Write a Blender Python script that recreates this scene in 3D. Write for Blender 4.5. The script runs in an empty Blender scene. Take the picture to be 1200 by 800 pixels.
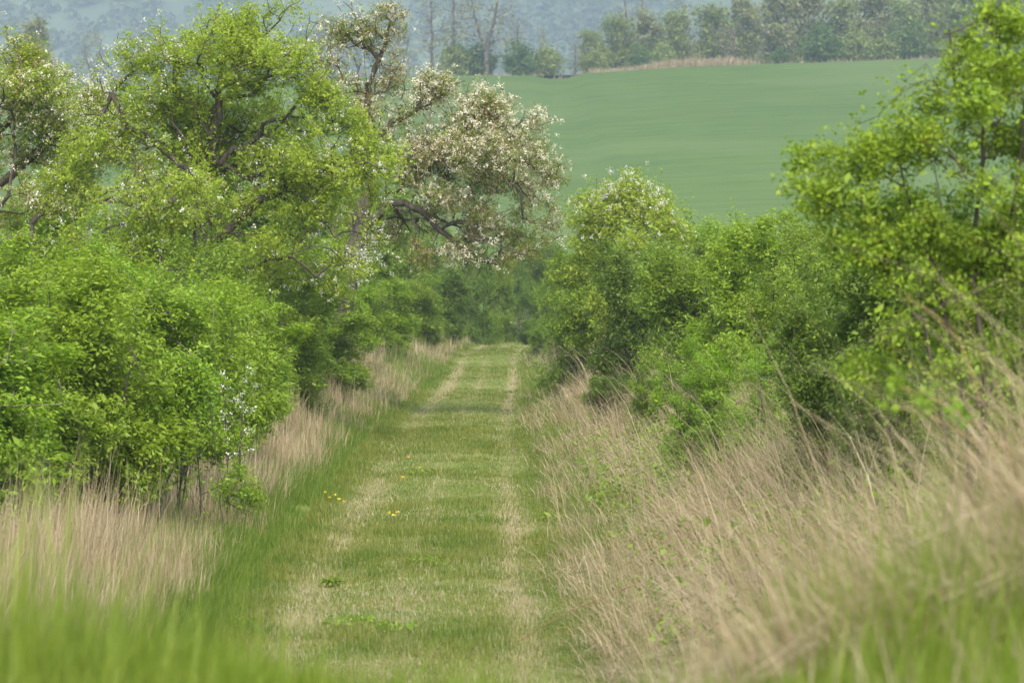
import bpy, math
import numpy as np
from mathutils import Vector

# ------------------------------------------------------------------ basics
scene = bpy.context.scene
COL = scene.collection
F = 1200 * 100.0 / 36.0          # focal length in photo pixels
CAMZ, HOR = 3.2, 343.0
R = math.radians


def P(u, v, D):
    """photo pixel at distance D -> world point"""
    return np.array([(u - 600) / F * D, D, CAMZ + (HOR - v) / F * D])


def smooth(a, b, x):
    t = np.clip((x - a) / (b - a), 0, 1)
    return t * t * (3 - 2 * t)


_TAB = np.random.default_rng(99).random((64, 64))


def wob(x, y, s, seed=0):
    """smooth lattice noise in three octaves, about -1..1"""
    x = np.asarray(x, float) * s * .32 + seed * 7.31 + 500; y = np.asarray(y, float) * s * .32 + seed * 3.77 + 500
    x, y = .88 * x + .47 * y, .88 * y - .47 * x
    tot = 0
    for k, am in ((1, .6), (2.1, .28), (4.3, .14)):
        u, v = x * k, y * k
        iu, iv = np.floor(u).astype(int), np.floor(v).astype(int)
        fu, fv = u - iu, v - iv
        fu, fv = fu * fu * (3 - 2 * fu), fv * fv * (3 - 2 * fv)
        A, B = _TAB[iu % 64, iv % 64], _TAB[(iu + 1) % 64, iv % 64]
        C_, D_ = _TAB[iu % 64, (iv + 1) % 64], _TAB[(iu + 1) % 64, (iv + 1) % 64]
        tot = tot + am * ((A * (1 - fu) + B * fu) * (1 - fv) + (C_ * (1 - fu) + D_ * fu) * fv)
    return np.clip((tot - .51) * 3.0, -1, 1)


TD = np.array([0, 25, 41, 68, 100, 130, 159, 190, 240])
TX = np.array([-.8, -.88, -1.0, -1.3, -1.15, -.95, .3, 3.5, 10.0])


def track_x(y):
    return np.interp(y, TD, TX)


def H(x, y):
    """terrain height"""
    x = np.asarray(x, float); y = np.asarray(y, float)
    t = x - track_x(y)
    z = 1.98 * (1 - smooth(7, 20, y))
    near = 1 - smooth(25, 60, y)
    z = z + smooth(1.9, 5.5, t) * (1.0 + .35 * near) + smooth(6, 30, t) * .6
    z = z + smooth(1.6, 4.0, -t) * (.35 + .55 * smooth(35, 85, y)) + smooth(4.5, 30, -t) * .8
    loc = 1 - smooth(120, 260, y)
    z = z + loc * (.05 * wob(x, y, .9) + .018 * wob(x, y, 4.1, 2))
    for o, d in ((-1.15, .05), (1.1, .06)):
        z = z - loc * d * np.exp(-((t - o) / .28) ** 2)
    z = z + .5 * smooth(95, 140, y) * (1 - smooth(150, 200, y)) - 2.5 * smooth(155, 210, y)
    fy = np.clip(y - 225, 0, 395)
    z = z + fy * .098 + fy * fy * .000085
    z = z + smooth(225, 620, y) * np.clip(x, -400, 500) * .034
    z = z + smooth(200, 400, y) * (1 - smooth(520, 610, y)) * (.5 * wob(x, y, .02, 1))
    b = np.clip(y - 700, 0, None)
    z = z + 26 * smooth(700, 1300, y)
    z = z + smooth(1700, 4600, y) * (760 + 60 * wob(x, y, .003, 3) + 25 * wob(x, y, .009, 5))
    return z


# ------------------------------------------------------------------ mesh helpers
def mesh_quads(name, verts, quads, mat, attrs=None, smooth_shade=False):
    verts = np.ascontiguousarray(verts, dtype=np.float32).reshape(-1, 3)
    quads = np.ascontiguousarray(quads, dtype=np.int32).reshape(-1, 4)
    me = bpy.data.meshes.new(name)
    me.vertices.add(len(verts)); me.vertices.foreach_set('co', verts.ravel())
    n = len(quads)
    me.loops.add(n * 4); me.loops.foreach_set('vertex_index', quads.ravel())
    me.polygons.add(n)
    me.polygons.foreach_set('loop_start', np.arange(0, n * 4, 4, dtype=np.int32))
    me.polygons.foreach_set('loop_total', np.full(n, 4, dtype=np.int32))
    if smooth_shade:
        me.polygons.foreach_set('use_smooth', np.ones(n, dtype=bool))
    for k, (dom, val) in (attrs or {}).items():
        a = me.attributes.new(k, 'FLOAT', dom)
        a.data.foreach_set('value', np.ascontiguousarray(val, dtype=np.float32))
    if mat: me.materials.append(mat)
    me.update(calc_edges=True)
    return me


def link(name, me, parent=None, loc=(0, 0, 0)):
    o = bpy.data.objects.new(name, me)
    COL.objects.link(o)
    o.location = loc
    if parent: o.parent = parent
    return o


def tag(o, label=None, cat=None, group=None, kind=None):
    if label: o['label'] = label
    if cat: o['category'] = cat
    if group: o['group'] = group
    if kind: o['kind'] = kind
    return o


def grid_mesh(name, xs, ys, mat, f=H, attrs=None):
    X, Y = np.meshgrid(xs, ys)
    V = np.stack([X, Y, f(X, Y)], -1).reshape(-1, 3)
    nx, ny = len(xs), len(ys)
    i = (np.arange(ny - 1)[:, None] * nx + np.arange(nx - 1)[None]).ravel()
    Q = np.stack([i, i + 1, i + nx + 1, i + nx], 1)
    at = {k: ('POINT', fn(X, Y).ravel()) for k, fn in (attrs or {}).items()}
    return mesh_quads(name, V, Q, mat, at, True)


# ------------------------------------------------------------------ materials
class NT:
    def __init__(self, name):
        self.m = bpy.data.materials.new(name); self.m.use_nodes = True
        self.t = self.m.node_tree; self.t.nodes.clear()
        self.out = self.n('ShaderNodeOutputMaterial')

    def n(self, typ, **kw):
        nd = self.t.nodes.new(typ)
        for k, v in kw.items():
            if k.startswith('i_'):
                nd.inputs[k[2:].replace('_', ' ')].default_value = v
            else:
                setattr(nd, k, v)
        return nd

    def l(self, a, b): self.t.links.new(a, b)

    def mix(self, fac, a, b, blend='MIX'):
        nd = self.t.nodes.new('ShaderNodeMix'); nd.data_type = 'RGBA'; nd.blend_type = blend
        for s, v in ((nd.inputs[0], fac), (nd.inputs[6], a), (nd.inputs[7], b)):
            if hasattr(v, 'links'): self.l(v, s)
            elif isinstance(v, tuple): s.default_value = (*v, 1) if len(v) == 3 else v
            else: s.default_value = v
        return nd.outputs[2]

    def ramp(self, fac, a, b):
        nd = self.n('ShaderNodeMapRange', clamp=True)
        nd.inputs[1].default_value = a; nd.inputs[2].default_value = b
        self.l(fac, nd.inputs[0]); return nd.outputs[0]

    def noise(self, scale, detail=3, vec=None, rough=.55):
        nd = self.n('ShaderNodeTexNoise'); nd.inputs['Scale'].default_value = scale
        nd.inputs['Detail'].default_value = detail; nd.inputs['Roughness'].default_value = rough
        if vec is not None: self.l(vec, nd.inputs['Vector'])
        return nd.outputs['Fac']


def leaf_material(name, a, b, c=None, trans=.48, rough=.5, clump=.9, hue_obj=.045):
    """a..b per-leaf tint, c a patchwise second hue"""
    t = NT(name)
    at = t.n('ShaderNodeAttribute', attribute_name='tint')
    col = t.mix(at.outputs['Fac'], a, b)
    tc = t.n('ShaderNodeTexCoord')
    if c is not None:
        nz = t.ramp(t.noise(clump, 2, tc.outputs['Object']), .45, .65)
        col = t.mix(nz, col, c)
        n2 = t.ramp(t.noise(clump * 3.1, 3, tc.outputs['Object']), .35, .7)
        col = t.mix(n2, t.mix(1.0, col, (.84, .9, .9), 'MULTIPLY'), col)
    oi = t.n('ShaderNodeObjectInfo')
    hs = t.n('ShaderNodeHueSaturation')
    mr = t.n('ShaderNodeMapRange'); t.l(oi.outputs['Random'], mr.inputs[0])
    mr.inputs[3].default_value = .5 - hue_obj * .14; mr.inputs[4].default_value = .5 + hue_obj * .14
    t.l(mr.outputs[0], hs.inputs['Hue'])
    mv = t.n('ShaderNodeMapRange'); t.l(oi.outputs['Random'], mv.inputs[0])
    mv.inputs[3].default_value = 1 - hue_obj; mv.inputs[4].default_value = 1 + hue_obj
    t.l(mv.outputs[0], hs.inputs['Value'])
    t.l(col, hs.inputs['Color']); col = hs.outputs[0]
    p = t.n('ShaderNodeBsdfPrincipled'); t.l(col, p.inputs['Base Color'])
    p.inputs['Roughness'].default_value = rough; p.inputs['Specular IOR Level'].default_value = .3
    tr = t.n('ShaderNodeBsdfTranslucent')
    t.l(t.mix(1.0, col, (1.0, 1.0, .55), 'MULTIPLY'), tr.inputs['Color'])
    mx = t.n('ShaderNodeMixShader'); mx.inputs[0].default_value = trans
    t.l(p.outputs[0], mx.inputs[1]); t.l(tr.outputs[0], mx.inputs[2])
    t.l(mx.outputs[0], t.out.inputs['Surface'])
    return t.m


def bark_material(name, a, b, scale=9):
    t = NT(name)
    tc = t.n('ShaderNodeTexCoord')
    mp = t.n('ShaderNodeMapping'); mp.inputs['Scale'].default_value = (1, 1, .25); t.l(tc.outputs['Object'], mp.inputs[0])
    nz = t.noise(scale, 5, mp.outputs[0])
    col = t.mix(t.ramp(nz, .35, .65), a, b)
    p = t.n('ShaderNodeBsdfPrincipled'); t.l(col, p.inputs['Base Color']); p.inputs['Roughness'].default_value = .9
    bp = t.n('ShaderNodeBump'); bp.inputs['Strength'].default_value = .6; bp.inputs['Distance'].default_value = .03
    t.l(nz, bp.inputs['Height']); t.l(bp.outputs[0], p.inputs['Normal'])
    t.l(p.outputs[0], t.out.inputs['Surface'])
    return t.m


def ground_material():
    t = NT('ground_soil_and_turf')
    tc = t.n('ShaderNodeTexCoord'); v = tc.outputs['Object']
    rut = t.n('ShaderNodeAttribute', attribute_name='rut').outputs['Fac']
    n1 = t.noise(1.1, 4, v); n2 = t.noise(7, 5, v, .65); n3 = t.noise(45, 4, v, .7)
    green = t.mix(n2, (.07, .115, .018), (.15, .19, .035))
    green = t.mix(t.ramp(n1, .4, .65), green, (.17, .19, .05))
    straw = t.mix(n3, (.19, .145, .075), (.36, .29, .17))
    straw = t.mix(t.ramp(n2, .35, .6), straw, (.21, .2, .07))
    ad = t.n('ShaderNodeMath', operation='ADD'); t.l(rut, ad.inputs[0])
    sc = t.n('ShaderNodeMath', operation='MULTIPLY_ADD'); t.l(n2, sc.inputs[0]); sc.inputs[1].default_value = 1.1; sc.inputs[2].default_value = -.55
    t.l(sc.outputs[0], ad.inputs[1])
    col = t.mix(t.ramp(ad.outputs[0], .25, .75), green, straw)
    lit = t.n('ShaderNodeAttribute', attribute_name='litter').outputs['Fac']
    litter = t.mix(n3, (.06, .05, .025), (.16, .12, .065))
    col = t.mix(lit, col, litter)
    p = t.n('ShaderNodeBsdfPrincipled'); t.l(col, p.inputs['Base Color']); p.inputs['Roughness'].default_value = .95
    p.inputs['Specular IOR Level'].default_value = .1
    bp = t.n('ShaderNodeBump'); bp.inputs['Strength'].default_value = .8; bp.inputs['Distance'].default_value = .03
    t.l(n3, bp.inputs['Height']); t.l(bp.outputs[0], p.inputs['Normal'])
    t.l(p.outputs[0], t.out.inputs['Surface'])
    return t.m


def field_material():
    t = NT('young_cereal_field')
    tc = t.n('ShaderNodeTexCoord')
    mp = t.n('ShaderNodeMapping'); mp.inputs['Scale'].default_value = (.03, .35, .03); t.l(tc.outputs['Object'], mp.inputs[0])
    mp2 = t.n('ShaderNodeMapping'); mp2.inputs['Scale'].default_value = (.07, 1.1, .1); t.l(tc.outputs['Object'], mp2.inputs[0])
    a = t.noise(1, 4, mp.outputs[0]); b = t.noise(1, 4, mp2.outputs[0], .7); c = t.noise(.018, 3, tc.outputs['Object'])
    col = t.mix(t.ramp(a, .3, .7), (.064, .112, .017), (.094, .146, .024))
    col = t.mix(t.ramp(b, .5, .66), col, (.036, .074, .015))
    col = t.mix(t.ramp(c, .45, .7), col, (.1, .142, .035))
    p = t.n('ShaderNodeBsdfPrincipled'); t.l(col, p.inputs['Base Color']); p.inputs['Roughness'].default_value = .9
    p.inputs['Specular IOR Level'].default_value = .1
    bp = t.n('ShaderNodeBump'); bp.inputs['Strength'].default_value = .5; bp.inputs['Distance'].default_value = .4
    t.l(b, bp.inputs['Height']); t.l(bp.outputs[0], p.inputs['Normal'])
    t.l(p.outputs[0], t.out.inputs['Surface'])
    return t.m


def hill_material():
    t = NT('wooded_hillside')
    tc = t.n('ShaderNodeTexCoord')
    a = t.noise(.004, 4, tc.outputs['Object']); b = t.noise(.05, 4, tc.outputs['Object'])
    col = t.mix(t.ramp(a, .42, .6), (.1, .14, .06), (.18, .23, .09))
    col = t.mix(t.ramp(b, .4, .7), col, (.09, .11, .05))
    p = t.n('ShaderNodeBsdfPrincipled'); t.l(col, p.inputs['Base Color']); p.inputs['Roughness'].default_value = 1
    t.l(p.outputs[0], t.out.inputs['Surface'])
    return t.m


M = {}
M['ground'] = ground_material(); M['field'] = field_material(); M['hill'] = hill_material()
M['bark'] = bark_material('dark_pear_bark', (.025, .02, .014), (.085, .068, .045))
M['bark_pale'] = bark_material('grey_brown_bark', (.09, .07, .05), (.24, .2, .15))
M['bark_far'] = bark_material('far_tree_bark', (.09, .075, .06), (.17, .14, .11), 2)
M['cane'] = bark_material('red_brown_cane', (.16, .07, .035), (.33, .2, .1))
M['pear'] = leaf_material('fresh_pear_leaves', (.2166, .3078, .0251), (.4332, .5016, .0570), (.3192, .4104, .0342))
M['pear_brown'] = leaf_material('bronze_young_leaves', (.2750, .2200, .0715), (.4620, .3850, .1540), (.2200, .2420, .0550))
M['petal'] = leaf_material('white_petals', (.5, .49, .41), (.7, .69, .61), trans=.25, hue_obj=.02)
M['petal_cream'] = leaf_material('fading_cream_petals', (.56, .5, .35), (.74, .71, .58), trans=.25, hue_obj=.02)
M['elder'] = leaf_material('light_elder_leaves', (.1650, .2750, .0198), (.3300, .4510, .0385), (.2530, .3520, .0242))
M['thorn'] = leaf_material('mid_green_hedge_leaves', (.1320, .2090, .0220), (.2860, .3850, .0440), (.2090, .2860, .0242))
M['thorn_deep'] = leaf_material('deep_green_hedge_leaves', (.0920, .1610, .0230), (.2070, .2990, .0403), (.1495, .2300, .0287))
M['bright'] = leaf_material('bright_new_leaves', (.16, .29, .015), (.3, .45, .03), (.24, .37, .02))
M['yellowleaf'] = leaf_material('yellow_green_tips', (.3, .38, .025), (.46, .5, .05), (.25, .34, .03))
M['far_green'] = leaf_material('far_spring_leaves', (.1932, .2622, .0552), (.3726, .4278, .0966), (.2760, .3036, .0966))
M['far_deep'] = leaf_material('far_deep_leaves', (.0966, .1794, .0414), (.1932, .2760, .0621), (.1242, .2070, .0414))
M['far_grey'] = leaf_material('far_budding_twigs', (.2909, .2645, .1587), (.4100, .3967, .2116), (.3174, .3306, .1323))
M['hill_leaf'] = leaf_material('distant_forest_leaves', (.2, .25, .11), (.27, .31, .14), (.22, .26, .12))
M['grass'] = leaf_material('green_grass_blades', (.12, .185, .018), (.31, .36, .05), (.2, .27, .024), hue_obj=0)
M['grass_deep'] = leaf_material('lush_verge_blades', (.1, .155, .02), (.23, .29, .045), (.13, .2, .022), hue_obj=0)
M['turf'] = leaf_material('short_track_turf', (.15, .175, .028), (.29, .29, .06), (.13, .19, .022), clump=.8, hue_obj=0)
M['straw'] = leaf_material('dry_grass_straw', (.22, .15, .075), (.6, .48, .31), (.36, .265, .145), trans=.25, hue_obj=0)
M['thatch'] = leaf_material('bleached_track_thatch', (.24, .185, .1), (.44, .37, .24), trans=.15, hue_obj=0)
M['dandelion'] = leaf_material('yellow_dandelion_petals', (.7, .5, .01), (.8, .6, .02), trans=.2, hue_obj=0)


# ------------------------------------------------------------------ plants
def frames(T):
    T = T / np.maximum(np.linalg.norm(T, axis=1, keepdims=True), 1e-9)
    ref = np.array([.33, .86, .39])
    A = np.cross(T, ref); A /= np.maximum(np.linalg.norm(A, axis=1, keepdims=True), 1e-6)
    return A, np.cross(T, A)


def grow(points, trunks, bf=.35, seed=0, gnarl=.14, sub=.45):
    """minimum spanning tree with a balance towards short ways home: a branch skeleton.
    trunks: list of polylines (first point of the first one is the root; the others join the nearest point)"""
    rng = np.random.default_rng(seed)
    pos, par, path = [], [], []
    for k, pl in enumerate(trunks):
        pl = [np.asarray(p, float) for p in pl]
        dense = [pl[0]]
        for a, b in zip(pl[:-1], pl[1:]):
            n = max(1, int(np.linalg.norm(b - a) / .5))
            for i in range(1, n + 1):
                q = a + (b - a) * i / n
                if i < n: q = q + rng.normal(0, .05, 3)
                dense.append(q)
        if not pos:
            prev = -1; pl0 = 0.
        else:
            d = np.linalg.norm(np.array(pos) - dense[0], axis=1); prev = int(d.argmin()); pl0 = path[prev]
        for q in dense:
            L = 0 if prev < 0 else np.linalg.norm(q - pos[prev])
            pos.append(q); par.append(prev); pl0 += L; path.append(pl0 * .6); prev = len(pos) - 1
    n0 = len(pos); N = n0 + len(points)
    X = np.vstack([np.array(pos), np.asarray(points).reshape(-1, 3)])
    parent = np.full(N, -1); parent[:n0] = par
    plen = np.zeros(N); plen[:n0] = path
    D = np.linalg.norm(X[n0:, None] - X[None, :n0], axis=2) + bf * plen[None, :n0]
    best = D.argmin(1); cost = D.min(1)
    done = np.zeros(N - n0, bool)
    for _ in range(N - n0):
        j = int(np.where(done, 1e9, cost).argmin()); done[j] = True
        g = n0 + j; p = best[j]; parent[g] = p
        plen[g] = plen[p] + np.linalg.norm(X[g] - X[p])
        c = np.linalg.norm(X[n0:] - X[g], axis=1) + bf * plen[g]
        m = (c < cost) & ~done
        cost[m] = c[m]; best[m] = g
    # midpoints with a bend
    L = np.where(parent >= 0, np.linalg.norm(X - X[parent], axis=1), 0)
    idx = np.where(L > sub)[0]
    if len(idx):
        mid = (X[idx] + X[parent[idx]]) / 2 + rng.normal(0, gnarl, (len(idx), 3)) * L[idx, None] * .6
        mid[:, 2] += L[idx] * .05
        X = np.vstack([X, mid])
        newp = parent[idx].copy()
        parent = np.concatenate([parent, newp]); parent[idx] = N + np.arange(len(idx))
    return X, parent, n0


def order(parent):
    N = len(parent); kids = [[] for _ in range(N)]
    root = [i for i in range(N) if parent[i] < 0]
    for i, p in enumerate(parent):
        if p >= 0: kids[p].append(i)
    seq = []; st = list(root)
    while st:
        i = st.pop(); seq.append(i); st.extend(kids[i])
    return seq, kids


def branch_mesh(X, parent, r_base, r_tip=.005, sides=6, min_r=0.0):
    N = len(X); seq, kids = order(parent)
    tips = np.zeros(N)
    main = np.full(N, -1)
    for i in reversed(seq):
        if not kids[i]: tips[i] = 1
        else:
            tips[i] = sum(tips[k] for k in kids[i]); main[i] = max(kids[i], key=lambda k: tips[k])
    nt = max(tips.max(), 2)
    p = math.log(nt) / math.log(max(r_base / r_tip, 1.5))
    r = np.maximum(r_tip * tips ** (1 / p), min_r)
    c = np.where(parent >= 0)[0]; pa = parent[c]
    seg = X[c] - X[pa]
    T = np.zeros((N, 3)); T[c] = seg / np.maximum(np.linalg.norm(seg, axis=1, keepdims=True), 1e-6)
    roots = np.where(parent < 0)[0]; T[roots] = (0, 0, 1)
    hm = main >= 0
    T2 = T.copy(); T2[hm] += T[main[hm]]
    ismain = main[pa] == c
    Ts = np.where(ismain[:, None], T2[pa], T[c]); rs = np.where(ismain, r[pa], np.minimum(r[c] * 1.25, r[pa]))
    A1, B1 = frames(Ts); A2, B2 = frames(T2[c])
    a = np.linspace(0, 2 * np.pi, sides, endpoint=False)
    ca, sa = np.cos(a)[None, :, None], np.sin(a)[None, :, None]
    V1 = X[pa][:, None] + rs[:, None, None] * (A1[:, None] * ca + B1[:, None] * sa)
    V2 = X[c][:, None] + r[c][:, None, None] * (A2[:, None] * ca + B2[:, None] * sa)
    V = np.concatenate([V1, V2], 1).reshape(-1, 3)
    base = (np.arange(len(c)) * 2 * sides)[:, None]
    k = np.arange(sides)[None]; k2 = (k + 1) % sides
    Q = np.stack([base + k, base + k2, base + sides + k2, base + sides + k], -1).reshape(-1, 4)
    return V, Q, tips


def leaves(pos, size, rng, out=None, up=.55, droop=.25, aspect=.5, spread=.7, vary=.35, fold=.18):
    """kite-shaped leaves at pos; returns verts, quads, tint"""
    n = len(pos)
    if out is None: out = np.zeros((n, 3))
    nrm = rng.normal(0, spread, (n, 3)) + np.array([0, 0, up]) + out * .35
    nrm /= np.maximum(np.linalg.norm(nrm, axis=1, keepdims=True), 1e-6)
    d = rng.normal(0, 1, (n, 3)) + out * .8 - np.array([0, 0, droop])
    d -= nrm * (d * nrm).sum(1, keepdims=True)
    d /= np.maximum(np.linalg.norm(d, axis=1, keepdims=True), 1e-6)
    s = np.cross(nrm, d)
    L = (size * np.exp(rng.normal(0, vary, n)))[:, None]; W = L * aspect
    b = pos - d * L * .5
    V = np.stack([b, b + d * L * .48 + s * W * .5 + nrm * W * fold, b + d * L, b + d * L * .48 - s * W * .5 + nrm * W * fold], 1).reshape(-1, 3)
    Q = np.arange(n * 4).reshape(-1, 4)
    return V, Q, rng.random(n)


def scatter_clumps(clumps, n, rng, shell=.45):
    """clumps: rows (x,y,z, rx,ry,rz, weight, flower); returns points, clump index"""
    C = np.array(clumps, float)
    w = C[:, 3] * C[:, 4] * C[:, 5]; w = (w ** .8) * C[:, 6]; w /= w.sum()
    k = rng.choice(len(C), n, p=w)
    d = rng.normal(0, 1, (n, 3)); d /= np.linalg.norm(d, axis=1, keepdims=True)
    rad = rng.random(n) ** shell * np.exp(rng.normal(0, .1, n))
    return C[k, :3] + d * C[k, 3:6] * rad[:, None], k


def plant_parts(seed, clumps, trunks, n_nodes, n_leaf, leaf_size, leaf_mat, bark, r_base, flower=None, n_flower=0, flower_size=.05,
                sigma=.13, aspect=.5, bf=.35, shell=.45, r_tip=.005, sides=5, leaf_kw=None, clump_leaf=6, extra=None, patchy=5.):
    """list of (part name, mesh) for one plant; coordinates local to its base.
    extra: list of (part name, material, count, size, aspect) more leaf kinds"""
    rng = np.random.default_rng(seed)
    pts, k = scatter_clumps(clumps, n_nodes, rng, shell)
    X, par, n0 = grow(pts, trunks, bf, seed)
    V, Q, tips = branch_mesh(X, par, r_base, r_tip, sides)
    parts = [('trunk' if r_base > .07 else 'stem', mesh_quads('trunk', V, Q, M[bark], None, True))]
    fine = np.where((tips <= 3) & (par >= 0) & (np.arange(len(X)) >= n0))[0]
    C = np.array(clumps, float)
    cen = (C[:, :3] * C[:, 3:4]).sum(0) / C[:, 3].sum()

    def spots(n, group, sg, sel=fine, w=None, tight=None):
        """n positions in tight groups round the twigs"""
        g = max(1, n // group)
        if w is None: w = lw
        j = rng.choice(sel, g, p=w)
        t = rng.random(g)[:, None] * 1.1
        c = X[par[j]] * (1 - t) + X[j] * t + rng.normal(0, sg, (g, 3))
        q = np.repeat(c, group, 0) + rng.normal(0, tight or leaf_size * .75, (g * group, 3))
        o = q - cen; o /= np.maximum(np.linalg.norm(o, axis=1, keepdims=True), 1e-6)
        return q, o
    lw = np.clip(.5 + .75 * wob(X[fine][:, 0] + .6 * X[fine][:, 1], X[fine][:, 2] + .5 * X[fine][:, 1], patchy, seed), .06, 1); lw /= lw.sum()
    kw = dict(aspect=aspect); kw.update(leaf_kw or {})
    q, o = spots(n_leaf, clump_leaf, sigma)
    V, Q, t = leaves(q, leaf_size, rng, o, **kw)
    parts.append(('crown', mesh_quads('crown', V, Q, M[leaf_mat], {'tint': ('FACE', t)})))
    for (nm, mt, cnt, sz, asp) in (extra or []):
        q, o = spots(cnt, clump_leaf, sigma)
        V, Q, t = leaves(q, sz, rng, o, aspect=asp)
        parts.append((nm, mesh_quads(nm, V, Q, M[mt], {'tint': ('FACE', t)})))
    if flower and n_flower:
        # flowers gather on the twigs of flowering clumps
        fw = np.zeros(len(X))
        pk = np.linalg.norm(X[fine][:, None] - C[None, :, :3], axis=2) / C[None, :, 3]
        fw = C[pk.argmin(1), 7] + 1e-4
        patch = wob(X[fine][:, 0] + X[fine][:, 1], X[fine][:, 2], 2.3, seed) * .5 + .5
        fw = fw * (.12 + patch ** 2) + 1e-6
        q, o = spots(n_flower, 12, sigma * 1.1, fine, fw / fw.sum(), flower_size * 1.0)
        q = q + o * .05
        V, Q, t = leaves(q, flower_size, rng, o, aspect=.9, up=.3, spread=.9, vary=.2)
        parts.append(('blossom', mesh_quads('blossom', V, Q, M[flower], {'tint': ('FACE', t)})))
    return parts


def place(name, parts, loc, label, cat, group=None, rz=0, s=(1, 1, 1)):
    root = bpy.data.objects.new(name, None); COL.objects.link(root)
    root.location = loc; root.rotation_euler = (0, 0, rz); root.scale = s
    tag(root, label, cat, group)
    for nm, me in parts: link(nm, me, root)
    return root


def copy_thing(src, loc, label, rz=0, s=(1, 1, 1), group=None):
    r = src.copy(); COL.objects.link(r)
    r.location = loc; r.rotation_euler = (0, 0, rz); r.scale = s; r['label'] = label
    if group: r['group'] = group
    for ch in src.children:
        c = ch.copy(); COL.objects.link(c); c.parent = r
    return r


def clumps_px(rows, D, base, depth=.9, dj=None):
    """rows of (u,v,ru,rv[,weight,flower]) in photo pixels at distance D -> local clump rows"""
    out = []
    for i, r in enumerate(rows):
        w = r[4] if len(r) > 4 else 1; fl = r[5] if len(r) > 5 else 0
        dd = r[6] if len(r) > 6 else 0
        c = P(r[0], r[1], D) - base
        out.append((c[0], c[1] + dd, c[2], r[2] / F * D, max(r[2], r[3]) / F * D * depth, r[3] / F * D, w, fl))
    return out


def sprays(rows, seed, n=3, shrink=.58):
    r = np.random.default_rng(seed); out = []
    for w in rows:
        for k in range(n):
            a, d = r.random() * 6.283, .35 + .6 * r.random(); f = shrink * (.7 + .6 * r.random())
            out.append((w[0] + math.cos(a) * d * w[2], w[1] + math.sin(a) * d * w[3], w[2] * f, w[3] * f * .9) + tuple(w[4:5] or (1,)) + (w[5] if len(w) > 5 else 0, (w[6] if len(w) > 6 else 0) + r.normal(0, .25)))
    return out


def line_px(rows, D, base):
    return [P(u, v, D + (d[0] if d else 0)) - base for (u, v, *d) in rows]


# ------------------------------------------------------------------ terrain
def axis(segs):
    out = [segs[0][0]]
    for a, b, st in segs:
        n = max(1, int(round((b - a) / st)))
        out += [a + (b - a) * i / n for i in range(1, n + 1)]
    return np.array(out)


def rut_w(x, y):
    t = x - track_x(y)
    s = .16 * wob(0 * y, y, .17, 7) + .08 * wob(x, y, .9, 3)
    w = .8 * np.exp(-((t + 1.15 + s) / .36) ** 2) + .5 * np.exp(-((t + .1 + 1.2 * s) / .27) ** 2) + .9 * np.exp(-((t - 1.08 + .8 * s) / .27) ** 2)
    patch = .5 + .5 * wob(x * 1.3, y * .45, 1.2, 4)
    fine = .5 + .5 * wob(x, y * .6, 3.7, 5)
    big = np.clip(smooth(-.5, .5, wob(x * .5, y, .21, 12)) + .7 * (1 - smooth(30, 42, y)), 0, 1)
    return .84 * np.clip(w * (.3 + .35 * patch + .4 * fine + .3 * big) * (.75 + .35 * big), 0, 1) * smooth(14, 20, y)


def litter_w(x, y):
    t = x - track_x(y)
    return np.clip(smooth(2.6, 3.6, -t) * (1 - smooth(7, 8.5, -t)) + smooth(1.7, 2.6, t) * .8 * (1 - smooth(6, 7.5, t)), 0, 1) * (1 - smooth(220, 226, y)) * smooth(12, 20, y)


xs = axis([(-900, -60, 60), (-60, -14, 4), (-14, -6, .8), (-6, 7, .1), (7, 14, .8), (14, 60, 4), (60, 900, 60)])
ys = axis([(-40, 2, 3), (2, 60, .2), (60, 130, .4), (130, 225, 2)])
g = link('ground', grid_mesh('ground', xs, ys, M['ground'], attrs={'rut': rut_w, 'litter': litter_w}))
tag(g, 'mown grass farm track with pale wheel ruts and grassy banks', 'track', kind='structure')
xf = axis([(-900, -120, 30), (-120, 200, 4), (200, 900, 35)])
tag(link('field', grid_mesh('field', xf, axis([(225, 625, 4)]), M['field'])), 'smooth green cereal field sloping up to a wood', 'field', kind='structure')
xh = axis([(-2600, -900, 85), (-900, 900, 20), (900, 2600, 85)])
tag(link('hill', grid_mesh('hill', xh, axis([(625, 1300, 25), (1300, 3600, 20), (3600, 6000, 60)]), M['hill'])), 'hazy blue wooded hill filling the top of the view', 'hill', kind='structure')


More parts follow.
